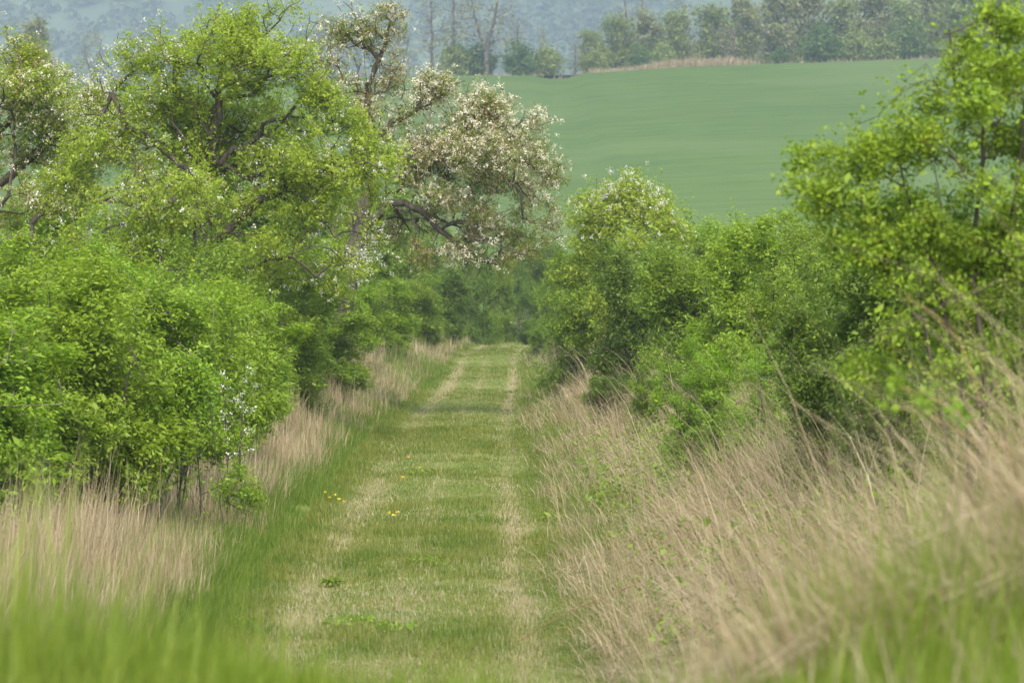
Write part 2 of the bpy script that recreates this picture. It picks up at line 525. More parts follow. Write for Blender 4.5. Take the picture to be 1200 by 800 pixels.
# ------------------------------------------------------------------ grass
def blades(x, y, h, w, rng, lean=(0, 0), lean_amt=.25, rand=.35, segs=3, curl=.6):
    n = len(x)
    base = np.stack([x, y, H(x, y) - .01], 1)
    a = rng.random(n) * 2 * np.pi
    ld = np.stack([np.cos(a), np.sin(a), np.zeros(n)], 1) * (rand * np.abs(rng.normal(0, 1, n)))[:, None] + np.array([lean[0], lean[1], 0]) * (lean_amt * np.exp(rng.normal(0, .5, n)))[:, None]
    side = np.stack([-np.sin(a + rng.normal(0, .6, n)), np.cos(a), np.zeros(n)], 1)
    side[:, 0] += np.sign(side[:, 0]) * .35
    side /= np.linalg.norm(side, axis=1, keepdims=True)
    pts = []
    for i in range(segs + 1):
        t = i / segs
        k = t ** (1 + curl)
        horiz = ld * k
        ln = np.linalg.norm(horiz, axis=1)
        up = t * np.sqrt(np.maximum(.08, 1 - np.minimum(ln / max(t, .01), .96) ** 2)) if t > 0 else np.zeros(n)
        c = base + h[:, None] * (horiz * .95 + np.stack([np.zeros(n), np.zeros(n), up], 1))
        ww = w * (1 - t ** 1.6) * .5 + w * .04
        pts += [c - side * ww[:, None], c + side * ww[:, None]]
    V = np.stack(pts, 1).reshape(-1, 3)
    k = 2 * (segs + 1); b = (np.arange(n) * k)[:, None]
    Q = np.concatenate([np.stack([b + 2 * i, b + 2 * i + 1, b + 2 * i + 3, b + 2 * i + 2], -1) for i in range(segs)], 1).reshape(-1, 4)
    tint = np.repeat(np.clip(rng.normal(.5, .25, n), 0, 1), segs)
    return V, Q, tint


def join(lst):
    off = 0; Vs, Qs, Ts = [], [], []
    for V, Q, t in lst:
        Vs.append(V); Qs.append(Q + off); Ts.append(t); off += len(V)
    return np.concatenate(Vs), np.concatenate(Qs), np.concatenate(Ts)


def stuff(name, lst, mat, label, cat):
    V, Q, t = join(lst)
    o = link(name, mesh_quads(name, V, Q, M[mat], {'tint': ('FACE', t)}))
    return tag(o, label, cat, kind='stuff')


def sample(n, y0, y1, t0, t1, rng, power=1.0):
    """n points in the band t0..t1 beside the track, nearer ones denser"""
    q = rng.random(n)
    y = 1 / (1 / y0 + q * (1 / y1 - 1 / y0)) if power == 1 else y0 + (y1 - y0) * q
    t = t0 + (t1 - t0) * rng.random(n)
    return track_x(y) + t, y, t


rng = np.random.default_rng(5)


def keep(m, *a): return [k[m] for k in a]


# short turf on the track
lst = []
x, y, t = sample(330000, 17, 175, -1.9, 1.9, rng)
dens = np.clip(1.15 - 1.15 * rut_w(x, y), .06, 1) * (.45 + .55 * smooth(-.7, .4, wob(x, y, 3.1, 3)))
x, y, t = keep(rng.random(len(x)) < dens, x, y, t)
hh = (.035 + .05 * smooth(-.2, .7, wob(x, y, .9, 6)) + .05 * smooth(1.2, 1.9, np.abs(t))) * np.exp(rng.normal(0, .35, len(x)))
lst.append(blades(x, y, hh, np.maximum(.005, y * .00022), rng, rand=.6, segs=2))
stuff('track_grass', lst, 'turf', 'short yellow-green mown grass covering the track', 'grass')

lst = []
x, y, t = sample(150000, 18, 150, -1.9, 1.8, rng)
x, y, t = keep(rng.random(len(x)) < np.clip(rut_w(x, y) * .9 + .2 + .28 * (1 - smooth(26, 42, y)) + .25 * wob(x, y, 2.6, 31), 0, 1), x, y, t)
lst.append(blades(x, y, .05 * np.exp(rng.normal(0, .4, len(x))), np.maximum(.004, y * .00016), rng, rand=1.2, segs=2))
stuff('track_thatch', lst, 'thatch', 'pale dead grass lying in the wheel ruts', 'dry grass')

# green verges
lst = []
x, y, t = sample(150000, 16, 165, -3.6, -.9, rng)
e = .55 * wob(x, y, .9, 2) + .3 * wob(x, y, 3.2, 4) + .35 * np.exp(-((y - 108) / 16) ** 2)
x, y, t = keep((rng.random(len(x)) < smooth(-1.5, -2.1, t - e)) & (rng.random(len(x)) < np.clip(1.2 - smooth(2.2, 3.1, -t + .6 * smooth(40, 100, y)), 0, 1)), x, y, t)
hh = (.06 + .16 * smooth(1.5, 2.4, -t) + .22 * np.exp(-((y - 106) / 13) ** 2) * smooth(1.2, 1.7, -t)) * (.8 + .5 * smooth(-.4, .6, wob(x, y, .7, 9))) * np.exp(rng.normal(0, .3, len(x)))
lst.append(blades(x, y, hh, np.maximum(.006, y * .0002), rng, lean=(.6, -.3), rand=.4))
x, y, t = sample(70000, 12, 30, -7.5, -1.7, rng)
lst.append(blades(x, y, .15 * np.exp(rng.normal(0, .35, len(x))), np.full(len(x), .006), rng, lean=(.5, -.3), rand=.4))
x, y, t = sample(80000, 15, 150, 1.0, 2.8, rng)
x, y, t = keep(rng.random(len(x)) < smooth(1.1, 1.7, t + .5 * wob(x, y, 1.1, 14)) * np.clip(1.15 - smooth(1.7, 2.8, t), 0, 1), x, y, t)
hh = (.1 + .12 * smooth(1.6, 2.2, t)) * np.exp(rng.normal(0, .3, len(x)))
lst.append(blades(x, y, hh, np.maximum(.006, y * .0002), rng, lean=(-.6, -.3), rand=.4))
stuff('verge_grass', lst, 'grass_deep', 'lush green grass along both edges of the track', 'grass')

# dry grass, left strip
lst = []
x, y, t = sample(64000, 22, 150, -4.9, -1.5, rng)
pt = smooth(-.55, .35, wob(x, y, 1.3, 11))
nar = .6 * smooth(40, 100, y)
t = t - nar * 0
x, y, t, pt = keep(rng.random(len(x)) < smooth(2.1, 2.75, -t + nar[:len(t)]) * (.2 + .8 * pt), x, y, t, pt)
hh = (.36 + .22 * smooth(2.9, 3.8, -t)) * (.72 + .28 * smooth(32, 42, y)) * (.6 + .5 * pt) * np.exp(rng.normal(0, .38, len(x)))
lst.append(blades(x, y, hh, np.maximum(.006, y * .00016), rng, lean=(.35, -.2), lean_amt=.3, rand=.28))
x, y, t = sample(800, 26, 70, -5.0, -3.2, rng)
lst.append(blades(x, y, .9 * np.exp(rng.normal(0, .2, len(x))), np.full(len(x), .007), rng, lean=(.3, 0), rand=.22, segs=4))
stuff('dry_grass_strip', lst, 'straw', 'upright straw coloured dry grass between the left bushes and the verge', 'dry grass')

# dry grass, right bank
lst = []
x, y, t = sample(140000, 9, 150, 1.2, 6.5, rng)
pt = smooth(-.35, .45, wob(x, y, 1.1, 13))
x, y, t, pt = keep(rng.random(len(x)) < smooth(1.35 + .35 * wob(y * 0, y, .6, 6), 2.2, t) * (.12 + .88 * pt) * (1 - .6 * smooth(4.5, 6.5, t)), x, y, t, pt)
hh = (.32 + .34 * smooth(2.2, 3.2, t)) * (.6 + .55 * pt) * np.exp(rng.normal(0, .4, len(x)))
lst.append(blades(x, y, hh, np.maximum(.0075, y * .0002), rng, lean=(-.9, -.25), lean_amt=.62, rand=.5, segs=4, curl=.8))
x, y, t = sample(52000, 11, 120, 1.3, 5.5, rng)
pt = smooth(-.2, .5, wob(x, y, 1.1, 13))
x, y, t, pt = keep(rng.random(len(x)) < smooth(1.3, 2.2, t) * (.15 + .85 * pt), x, y, t, pt)
lst.append(blades(x, y, .38 * np.exp(rng.normal(0, .4, len(x))), np.maximum(.005, y * .00017), rng, lean=(-.6, -.4), lean_amt=.8, rand=.9, segs=4, curl=.5))
x, y, t = sample(1700, 11.5, 50, 2.3, 5.5, rng)
lst.append(blades(x, y, .8 * np.exp(rng.normal(0, .22, len(x))), np.full(len(x), .006), rng, lean=(-.8, 0), lean_amt=.3, rand=.22, segs=5))
stuff('dry_grass_bank', lst, 'straw', 'leaning tangled straw coloured dry grass on the right bank', 'dry grass')
lst = []
x, y, t = sample(160000, 9, 90, 1.9, 8.5, rng)
x, y, t = keep(rng.random(len(x)) < .3 + .7 * smooth(.1, -.4, wob(x, y, 1.1, 13)), x, y, t)
lst.append(blades(x, y, .27 * np.exp(rng.normal(0, .35, len(x))) + .16 * (1 - smooth(14, 24, y)), np.maximum(.006, y * .0002), rng, lean=(-.5, -.2), rand=.4))
stuff('bank_grass', lst, 'grass', 'fresh green grass growing up through the dry grass of the right bank', 'grass')

# blurred grass right in front of the lens
lst = []
n = 260000
y = 3.5 + 11.5 * rng.random(n) ** 1.1; x = (rng.random(n) * 2 - 1) * 3.2
x = np.where(rng.random(n) < .4, x * 2.8, x)
left = smooth(.2, -.9, x); 
bump = .5 + .5 * wob(x, y, 2.3, 21)
hh = (.02 + .06 * bump + (.05 + .08 * bump) * smooth(-.35, -.9, x) + .07 * np.clip(-x - .6, 0, 1) + .22 * smooth(.6, 1.5, x)) * (.55 + .6 * bump) * np.exp(rng.normal(0, .42, n)) * (1 - .35 * smooth(9, 14, y))
lst.append(blades(x, y, hh, np.full(n, .007), rng, lean=(.4, -.2), rand=.35))
kk = rng.random(n) < .8
V_, Q_, t_ = lst.pop(); lst.append((V_, Q_, t_))
stuff('foreground_grass', lst, 'grass', 'tall fresh green grass, blurred, along the bottom of the view', 'grass')

lst = []
n = 7000
y = 6.5 + 12 * rng.random(n); x = (rng.random(n) * 2 - 1) * (1.2 + .24 * y)
kk = (rng.random(n) < .25 + .75 * smooth(.3, 1.6, np.abs(x + .3))) & (np.abs(x + .5) > .9)
x, y = x[kk], y[kk]
lst.append(blades(x, y, (.2 + .12 * smooth(.5, 1.6, np.abs(x))) * np.exp(rng.normal(0, .35, len(x))), np.full(len(x), .005), rng, lean=(-.3, -.1), rand=.45, segs=4))
stuff('foreground_dry_grass', lst, 'straw', 'blurred dry stems among the green grass along the bottom of the view', 'dry grass')

# ------------------------------------------------------------------ camera, light, haze
cam = bpy.data.cameras.new('camera'); co = bpy.data.objects.new('camera', cam); COL.objects.link(co)
co.location = (0, 0, CAMZ); co.rotation_euler = (R(90) - math.atan((400 - HOR) / F), 0, 0)
cam.lens = 100; cam.sensor_width = 36; cam.clip_start = .1; cam.clip_end = 20000
cam.dof.use_dof = True; cam.dof.focus_distance = 46; cam.dof.aperture_fstop = 3.4
scene.camera = co

SUN_EL, SUN_AZ = R(52), R(172)        # azimuth measured from +Y towards +X: behind the camera's left shoulder
w = bpy.data.worlds.new('World'); scene.world = w; w.use_nodes = True
nt = w.node_tree; bg = nt.nodes['Background']
sky = nt.nodes.new('ShaderNodeTexSky'); sky.sky_type = 'NISHITA'; sky.sun_disc = False
sky.sun_elevation = SUN_EL; sky.sun_rotation = SUN_AZ; sky.dust_density = 2.5; sky.air_density = 1.2
nt.links.new(sky.outputs[0], bg.inputs[0]); bg.inputs[1].default_value = .15
sd = bpy.data.lights.new('sun', 'SUN'); so = bpy.data.objects.new('sun', sd); COL.objects.link(so)
sd.energy = 1.4; sd.angle = R(26); sd.color = (1, .94, .84)
dirv = Vector((math.sin(SUN_AZ) * math.cos(SUN_EL), math.cos(SUN_AZ) * math.cos(SUN_EL), math.sin(SUN_EL)))
so.rotation_euler = dirv.to_track_quat('Z', 'Y').to_euler()

hz = bpy.data.materials.new('haze'); hz.use_nodes = True; t = hz.node_tree; t.nodes.clear()
ho = t.nodes.new('ShaderNodeOutputMaterial'); pv = t.nodes.new('ShaderNodeVolumePrincipled')
pv.inputs['Color'].default_value = (.38, .455, .555, 1); pv.inputs['Density'].default_value = .00037
pv.inputs['Density Attribute'].default_value = ''; pv.inputs['Anisotropy'].default_value = 0
t.links.new(pv.outputs[0], ho.inputs['Volume'])
X0, X1, Y0, Y1, Z0, Z1 = -2700, 2700, -60, 6100, -8, 900
hv = np.array([[x, y, z] for z in (Z0, Z1) for y in (Y0, Y1) for x in (X0, X1)])
hq = np.array([[0, 2, 3, 1], [4, 5, 7, 6], [0, 1, 5, 4], [2, 6, 7, 3], [0, 4, 6, 2], [1, 3, 7, 5]])
tag(link('haze', mesh_quads('haze', hv, hq, hz)), 'pale blue haze over the far field, wood and hill', 'haze', kind='stuff')

# ------------------------------------------------------------------ plants in the place
def bush_clumps(seed, w=1.4, h=3.8, n=13, zmin=0):
    r = np.random.default_rng(seed); out = []
    for i in range(n):
        a = 2.4 * i + r.normal(0, .4); zt = (i + .5) / n
        rad = w * .62 * math.sqrt(max(.05, 1 - (zt - .35) ** 2 * 1.9)) * (.45 + .6 * r.random())
        cr = w * (.34 + .2 * r.random())
        out.append((rad * math.cos(a), rad * math.sin(a), max(cr * .6 + zmin, h * (.1 + .86 * zt) - cr * .6), cr, cr, cr * (.8 + .5 * r.random()), 1, r.random() ** 3))
    for i in range(18):   # leading shoots above and beside the dome
        a = r.random() * 6.3; q = r.random(); rr = w * (.25 + .7 * (1 - q) ** .5)
        out.append((rr * math.cos(a), rr * math.sin(a), h * (.55 + .45 * q), w * .09, w * .09, w * .3, 1.1, .1))
    return out


def bush_stems(seed, w=1.4, h=3.8, n=7):
    r = np.random.default_rng(seed + 100); out = [[(0, 0, -.25), (.03, 0, .3), (.05, .05, h * .35)]]
    for i in range(n):
        a = i * 2.4 + r.normal(0, .3); d = .12 + .3 * r.random()
        e = d + w * (.25 + .3 * r.random())
        out.append([(d * math.cos(a), d * math.sin(a), -.2), (d * 1.2 * math.cos(a), d * 1.2 * math.sin(a), h * .15), (e * math.cos(a), e * math.sin(a), h * (.45 + .25 * r.random()))])
    return out


BW, BH = 1.4, 3.8
PROTO = {}


def proto(key, seed, leafm, n_leaf, size, bark='bark', aspect=.45, nodes=520, extra=None, r_base=.045, sigma=.1, kw=None, flower=None, n_flower=0, fsize=.04, clump_leaf=6, shell=.6, clumps=None, zmin=0):
    PROTO[key] = plant_parts(seed, clumps or bush_clumps(seed, zmin=zmin), bush_stems(seed), nodes, n_leaf, size, leafm, bark, r_base, flower, n_flower, fsize,
                             sigma=sigma, aspect=aspect, leaf_kw=kw, extra=extra, clump_leaf=clump_leaf, shell=shell)


proto('elder1', 11, 'elder', 63000, 0.0646, 'bark_pale', .42, 560, kw=dict(droop=.5, up=.7, spread=.5), clump_leaf=7, zmin=.7)
proto('elder2', 12, 'elder', 59500, 0.0608, 'bark', .42, 520, kw=dict(droop=.5, up=.7, spread=.5), clump_leaf=7)
proto('thorn1', 21, 'thorn', 73500, 0.0456, 'bark', .6, 620, extra=[('leaf_tips', 'yellowleaf', 5000, .05, .5)])
proto('thorn2', 22, 'thorn', 70000, 0.0471, 'bark', .55, 560, extra=[('leaf_tips', 'elder', 6000, .055, .5)])
proto('deep1', 31, 'thorn_deep', 73500, 0.0494, 'bark', .55, 560, extra=[('leaf_tips', 'thorn', 6000, .06, .5)])
proto('deep2', 32, 'thorn_deep', 66500, 0.0532, 'bark', .5, 520, extra=[('leaf_tips', 'elder', 5000, .06, .5)])
proto('bright', 41, 'bright', 80500, 0.0380, 'bark', .5, 640, kw=dict(up=.9, spread=.5, droop=-.4), sigma=.07)
dome = [(.95 * math.cos(i * 2.4) * (i / 16) ** .5, .95 * math.sin(i * 2.4) * (i / 16) ** .5, 3.3 - 1.0 * (i / 16) ** 1.5, .5, .5, .5, 1, .9) for i in range(16)] + [(.85 * math.cos(i), .85 * math.sin(i), 1.0 + .12 * i, .6, .6, .6, 1, 0) for i in range(8)]
proto('bloom', 51, 'pear', 52500, 0.0456, 'bark', .5, 560, clumps=dome, flower='petal', n_flower=5200, fsize=.024, extra=[('leaf_tips', 'yellowleaf', 5000, .05, .5)])
proto('bare', 61, 'thorn_deep', 1500, 0.0380, 'bark_pale', .5, 900, r_base=.05)

USED = {}


def bush(key, name, u, D, top, hw, label, group, rz=0., dz=0., hs=1.):
    x = (u - 600) / F * D
    z = float(H(x, D)) - .03 + dz
    h = CAMZ + (HOR - top) / F * D - z
    s = hw / F * D / BW
    sc = (s, s, h / BH * hs)
    if key not in USED:
        USED[key] = place(name, PROTO[key], (x, D, z), label, 'bush', group, rz, sc)
    else:
        o = copy_thing(USED[key], (x, D, z), label, rz, sc, group); o.name = name
    return o if key in USED and False else None


LG, RG = 'bushes along the left side of the track', 'bushes of the right-hand hedge'
for a in [
    ('elder1', 'leafy_bush', -45, 32, 330, 150, 'light green elder-like bush cut off by the left edge of the photo'),
    ('elder2', 'leafy_bush', 75, 34.5, 300, 140, 'tallest light green bush at far left, behind the dry grass'),
    ('elder1', 'leafy_bush', 195, 39, 318, 112, 'light green bush with dark bare stems showing at its foot, beside the dry grass'),
    ('elder2', 'leafy_bush', 240, 46, 328, 90, 'yellow-green bush directly behind the slender white flowering shrub'),
    ('elder1', 'leafy_bush', 286, 54, 338, 82, 'mid green bush to the right of the slender white flowering shrub'),
    ('thorn2', 'leafy_bush', 322, 61, 338, 80, 'yellow-green bush at the foot of the green pear tree, behind the dry grass strip'),
    ('thorn1', 'leafy_bush', 372, 71, 338, 72, 'dense mid green bush halfway along the left side of the track'),
    ('elder1', 'leafy_bush', 408, 88, 328, 58, 'mid green bush in front of the trunk of the cream flowering tree'),
    ('elder2', 'leafy_bush', 447, 106, 322, 50, 'pale green bush above the last stretch of dry grass on the left'),
    ('thorn2', 'leafy_bush', 484, 122, 318, 46, 'mid green bush under the hanging dark limb of the cream flowering tree'),
    ('deep2', 'leafy_bush', 516, 138, 316, 42, 'dark footed bush at the left just before the track bends away'),
    ('thorn2', 'leafy_bush', 335, 66, 268, 80, 'tall back bush below the green pear tree, its top lost in the crown'),
    ('thorn1', 'leafy_bush', 240, 58, 285, 85, 'back bush between the pear trunk and the light green front bushes'),
    ('elder1', 'leafy_bush', 130, 48, 285, 95, 'yellow-green back bush under the lowest dark branch at far left'),
    ('elder2', 'leafy_bush', 20, 46, 275, 100, 'back bush below the dark forked branch at the left edge'),
    ('thorn2', 'leafy_bush', 262, 86, 138, 112, 'tallest back bush, a green mass behind the trunk of the pear tree'),
    ('elder1', 'leafy_bush', 55, 72, 215, 92, 'tall pale back bush between the left edge fruit tree and the pear tree'),
    ('thorn2', 'leafy_bush', 150, 74, 225, 82, 'tall back bush showing under the left limbs of the green pear tree'),
    ('deep1', 'leafy_bush', 405, 100, 290, 62, 'shaded bush behind the trunk of the cream flowering tree'),
    ('thorn2', 'leafy_bush', 455, 128, 205, 62, 'tall back bush filling the gap between the limbs of the cream flowering tree'),
    ('elder1', 'leafy_bush', 370, 104, 200, 66, 'tall back bush behind the lower crown of the green pear tree'),
    ('deep2', 'leafy_bush', 475, 136, 285, 55, 'shaded green bush seen through the hanging limbs of the flowering tree'),
]:
    bush(*a, LG, rz=a[2] * .037)
EG = 'bushes closing the far end of the track'
for a in [
    ('deep2', 'leafy_bush', 553, 150, 288, 32, 'dark green bush where the track disappears, left one'),
    ('thorn2', 'leafy_bush', 582, 168, 292, 30, 'upright green bush straight above the end of the track'),
    ('deep1', 'leafy_bush', 603, 180, 284, 32, 'shaded bush at the end of the track, behind the brown bare thicket'),
    ('deep2', 'leafy_bush', 625, 148, 330, 24, 'low dark bush at the right corner where the track disappears'),
    ('thorn2', 'leafy_bush', 632, 124, 372, 17, 'small bush overhanging the right edge of the far track, below the hedge'),
    ('bare', 'bare_thicket', 618, 156, 360, 20, 'grey-brown leafless thicket at the right of the end of the track'),
    ('deep1', 'leafy_bush', 640, 176, 280, 36, 'green bush rising behind the brown bare thicket'),
    ('thorn1', 'leafy_bush', 520, 172, 270, 40, 'tall bush showing below the flowering tree, behind the end of the track'),
]:
    bush(*a, EG, rz=a[2] * .031)
for a in [
    ('thorn1', 'leafy_bush', 665, 118, 312, 42, 'hedge bush with dark stems right beside the far end of the track'),
    ('thorn2', 'leafy_bush', 690, 82, 292, 62, 'wide mid green hedge bush overhanging the track on the right'),
    ('deep1', 'leafy_bush', 745, 68, 285, 75, 'dark hollowed hedge bush above the tangled dry grass'),
    ('thorn2', 'leafy_bush', 815, 58, 262, 85, 'broad hedge bush with an even leafy top, right of the round flowering bush'),
    ('elder2', 'leafy_bush', 890, 50, 255, 90, 'yellow-green hedge bush standing above the small bright round bush'),
    ('thorn1', 'leafy_bush', 965, 42, 268, 95, 'dense hedge bush just left of the tall blurred shrub'),
    ('bright', 'round_bush', 832, 38, 385, 72, 'low rounded bush of vivid new green leaves in front of the right hedge'),
    ('bright', 'round_bush', 915, 36, 395, 62, 'second vivid green low bush, right of the round one'),
    ('deep2', 'leafy_bush', 985, 31, 345, 95, 'dark green low bush half buried in the dry grass of the right bank'),
    ('deep1', 'leafy_bush', 1065, 28, 262, 110, 'dark bush filling the space behind the stems of the blurred shrub'),
    ('thorn2', 'leafy_bush', 1195, 25, 225, 125, 'mid green bush behind the blurred shrub at the right edge'),
    ('deep2', 'leafy_bush', 720, 60, 440, 42, 'small leafy bush at the foot of the hedge beside the dry grass tangle'),
    ('thorn1', 'leafy_bush', 780, 52, 425, 50, 'small spreading bush between the hedge and the vivid round bush'),
    ('elder1', 'leafy_bush', 700, 128, 268, 50, 'pale hedge bush left of the round flowering bush, beyond the first row'),
    ('elder1', 'leafy_bush', 840, 84, 250, 75, 'back hedge bush whose top meets the green field'),
    ('thorn2', 'leafy_bush', 940, 70, 246, 80, 'back hedge bush behind the tip of the blurred shrub'),
    ('thorn1', 'leafy_bush', 1060, 60, 250, 90, 'back hedge bush seen through the blurred shrub'),
    ('deep2', 'leafy_bush', 1170, 52, 250, 95, 'back hedge bush hidden behind the blurred shrub at the right edge'),
    ('bloom', 'flowering_bush', 733, 82, 194, 88, 'rounded pale green bush dotted with white blossom against the field'),
]:
    bush(*a, RG, rz=a[2] * .029)
D = 37; bx = (280 - 600) / F * D; base = np.array([bx, D, float(H(bx, D)) - .05])
cl = clumps_px([(284, 425, 10, 16, .8, .7), (288, 455, 13, 20, 1, 1), (278, 480, 14, 18, 1, 1), (262, 460, 9, 14, .6, .8), (258, 490, 9, 12, .6, .6), (284, 515, 12, 18, .9, .6), (276, 550, 16, 20, 1, .05), (292, 585, 18, 22, 1, 0), (262, 580, 16, 20, .9, 0)], D, base)
tr = [line_px([(280, 640), (281, 560), (284, 480), (286, 410)], D, base), line_px([(276, 640), (266, 540), (258, 450)], D, base)]
pt = plant_parts(75, cl, tr, 260, 4200, .035, 'elder', 'bark', .014, 'petal', 460, .024, sigma=.05, aspect=.45, r_tip=.003)
place('flowering_shrub', pt, base, 'slender shrub with a spray of small white flowers beside the dry grass', 'bush', LG)

D = 35.2; bx = (218 - 600) / F * D; base = np.array([bx, D, float(H(bx, D)) - .05])
cl = clumps_px([(200, 470, 26, 26, 1), (235, 455, 24, 28, 1), (215, 430, 26, 24, 1), (188, 510, 16, 20, .5), (248, 505, 14, 24, .5), (258, 560, 10, 16, .3), (185, 560, 12, 18, .3)], D, base)
r_ = np.random.default_rng(4); tr = []
for k in range(13):
    u0 = 218 + r_.normal(0, 15); dd = r_.normal(0, .12)
    tr.append(line_px([(u0, 652, dd), (u0 + r_.normal(0, 4), 580, dd), (u0 + r_.normal(0, 9), 500, dd), (u0 + r_.normal(0, 14), 450, dd)], D, base))
pt = plant_parts(76, cl, tr, 260, 9000, .045, 'elder', 'bark', .022, sigma=.06, aspect=.42, r_tip=.004)
place('leafy_bush', pt, base, 'clump of dark upright stems, leafy only on top, rising from the dry grass at left', 'bush', LG)

# --- green pear tree
D = 60; bx = (243 - 600) / F * D; base = np.array([bx, D, float(H(bx, D)) - .1])
cl = clumps_px(sprays([
    (298, 28, 50, 34, 1.1, .1), (250, 55, 42, 34, 1, .1), (345, 30, 30, 32, .9, .1), (180, 95, 48, 36, 1, .4), (140, 90, 32, 30, .8, .5), (150, 60, 16, 26, .6, .3),
    (330, 90, 60, 42, 1.1, .1), (400, 100, 50, 44, 1.1, .1), (265, 95, 55, 30, .8, .1), (425, 150, 42, 44, 1, .3), (360, 160, 62, 44, 1.1, .2),
    (300, 205, 70, 34, .9, .3), (405, 215, 52, 42, 1, .8), (340, 245, 62, 34, 1, .5), (390, 270, 46, 42, .9, 1.3), (180, 160, 36, 30, .6, .7), (130, 190, 60, 44, .9, .4),
    (190, 230, 62, 38, .9, .6), (110, 250, 60, 40, .9, .2), (245, 265, 62, 34, .8, .4), (170, 290, 70, 32, .9, .2), (310, 300, 55, 30, .8, .3), (415, 320, 22, 26, .5, 1.5),
    (85, 200, 40, 40, .7, .9), (300, 140, 40, 30, .5, .1, 1.2), (215, 190, 50, 40, .5, .1, 1.5), (280, 70, 60, 40, .8, .1, -1.0), (380, 190, 50, 40, .8, .2, -1.2), (160, 250, 60, 40, .8, .3, -1.4), (240, 235, 45, 25, .6, .4, -1.6), (432, 250, 26, 36, .8, 1.4), (428, 300, 24, 30, .7, 1.6), (395, 318, 40, 24, .7, .6), (220, 150, 90, 60, .9, .1, 1.8), (310, 180, 90, 60, .9, .1, 1.9), (190, 120, 60, 40, .8, .1, 1.6), (250, 40, 40, 26, .8, .1, .9), (450, 190, 20, 40, .5, .6, -.5), (110, 120, 40, 34, .9, .8), (150, 150, 44, 36, .9, .6), (95, 165, 40, 34, .8, .9), (170, 60, 34, 30, .8, .5), (200, 75, 40, 30, .9, .3), (130, 80, 28, 26, .7, .6)], 1, 4, .58), D, base, 1.0)
tr = [line_px([(243, 480), (240, 380), (238, 290), (236, 200), (238, 130), (250, 60)], D, base),
      line_px([(238, 290), (262, 250), (275, 205), (300, 170), (330, 110), (345, 30)], D, base),
      line_px([(240, 300), (290, 250), (350, 205), (420, 190, -.6)], D, base),
      line_px([(236, 215), (195, 180), (150, 150), (132, 110), (128, 75)], D, base),
      line_px([(132, 110), (155, 85), (175, 75)], D, base),
      line_px([(237, 140), (222, 110), (200, 70)], D, base), line_px([(237, 190), (262, 120), (285, 95), (300, 40)], D, base),
      line_px([(240, 330), (300, 310), (380, 290, -1), (445, 331, -1.5)], D, base),
      line_px([(240, 320), (205, 318, -.8), (150, 300, -1.2), (90, 270, -1)], D, base)]
# upright water shoots round the trunk head
r_ = np.random.default_rng(3)
for k in range(26):
    u0 = 236 + r_.normal(0, 9); v0 = 175 + r_.random() * 60
    tr.append(line_px([(u0, v0, r_.normal(0, .2)), (u0 + r_.normal(0, 5), v0 - 35), (u0 + r_.normal(0, 10), v0 - 60 - 35 * r_.random())], D, base))
pt = plant_parts(71, cl, tr, 3200, 205000, .046, 'pear', 'bark', .27, 'petal', 13000, .034, sigma=.13, aspect=.6, r_tip=.006, clump_leaf=8, sides=6,
                 extra=[('young_leaves', 'pear_brown', 5000, .05, .5)])
place('pear_tree', pt, base, 'large bright green pear tree with a dark trunk and upright shoots, few white flowers', 'tree', 'old fruit trees on the left')

# --- cream flowering tree
D = 74; bx = (393 - 600) / F * D; base = np.array([bx, D, float(H(bx, D)) - .1])
cl = clumps_px(sprays([
    (430, 22, 34, 24, 1, .4), (400, 92, 34, 26, .9, .7), (385, 62, 26, 22, .6, .5), (420, 125, 34, 26, .9, .7), (470, 190, 34, 30, .7, .8), (520, 180, 34, 26, .7, .8), (455, 30, 30, 26, .9, .4), (410, 55, 36, 34, .9, .4), (450, 75, 34, 34, .9, .3), (490, 105, 40, 30, 1, .8), (545, 95, 24, 20, .6, .9),
    (530, 125, 48, 36, 1.1, 1), (580, 115, 24, 18, .5, .9), (480, 150, 42, 34, 1, 1.2), (555, 160, 48, 36, 1.1, 1.1), (620, 150, 26, 22, .8, 1), (610, 185, 42, 34, 1, .9),
    (650, 200, 22, 16, .5, .7), (500, 215, 44, 26, .9, 1.3), (580, 225, 46, 34, 1, 1.3), (545, 250, 34, 40, 1, 1.6), (625, 235, 30, 26, .7, .6), (600, 270, 40, 30, 1, .6), (570, 290, 38, 24, .9, 1), (630, 260, 30, 30, .9, .6), (540, 300, 30, 18, .7, .8),
    (450, 130, 30, 40, .8, .8), (450, 200, 34, 34, .7, .9), (640, 265, 18, 24, .4, .4), (530, 150, 50, 40, .7, .8, 1.2), (560, 200, 50, 40, .7, .8, -1.2), (480, 275, 44, 26, .9, .3, .8), (520, 295, 40, 20, .8, .3), (565, 300, 36, 18, .8, .4), (430, 270, 30, 24, .4, .6, .5)], 2, 5, .6), D, base, 1.0)
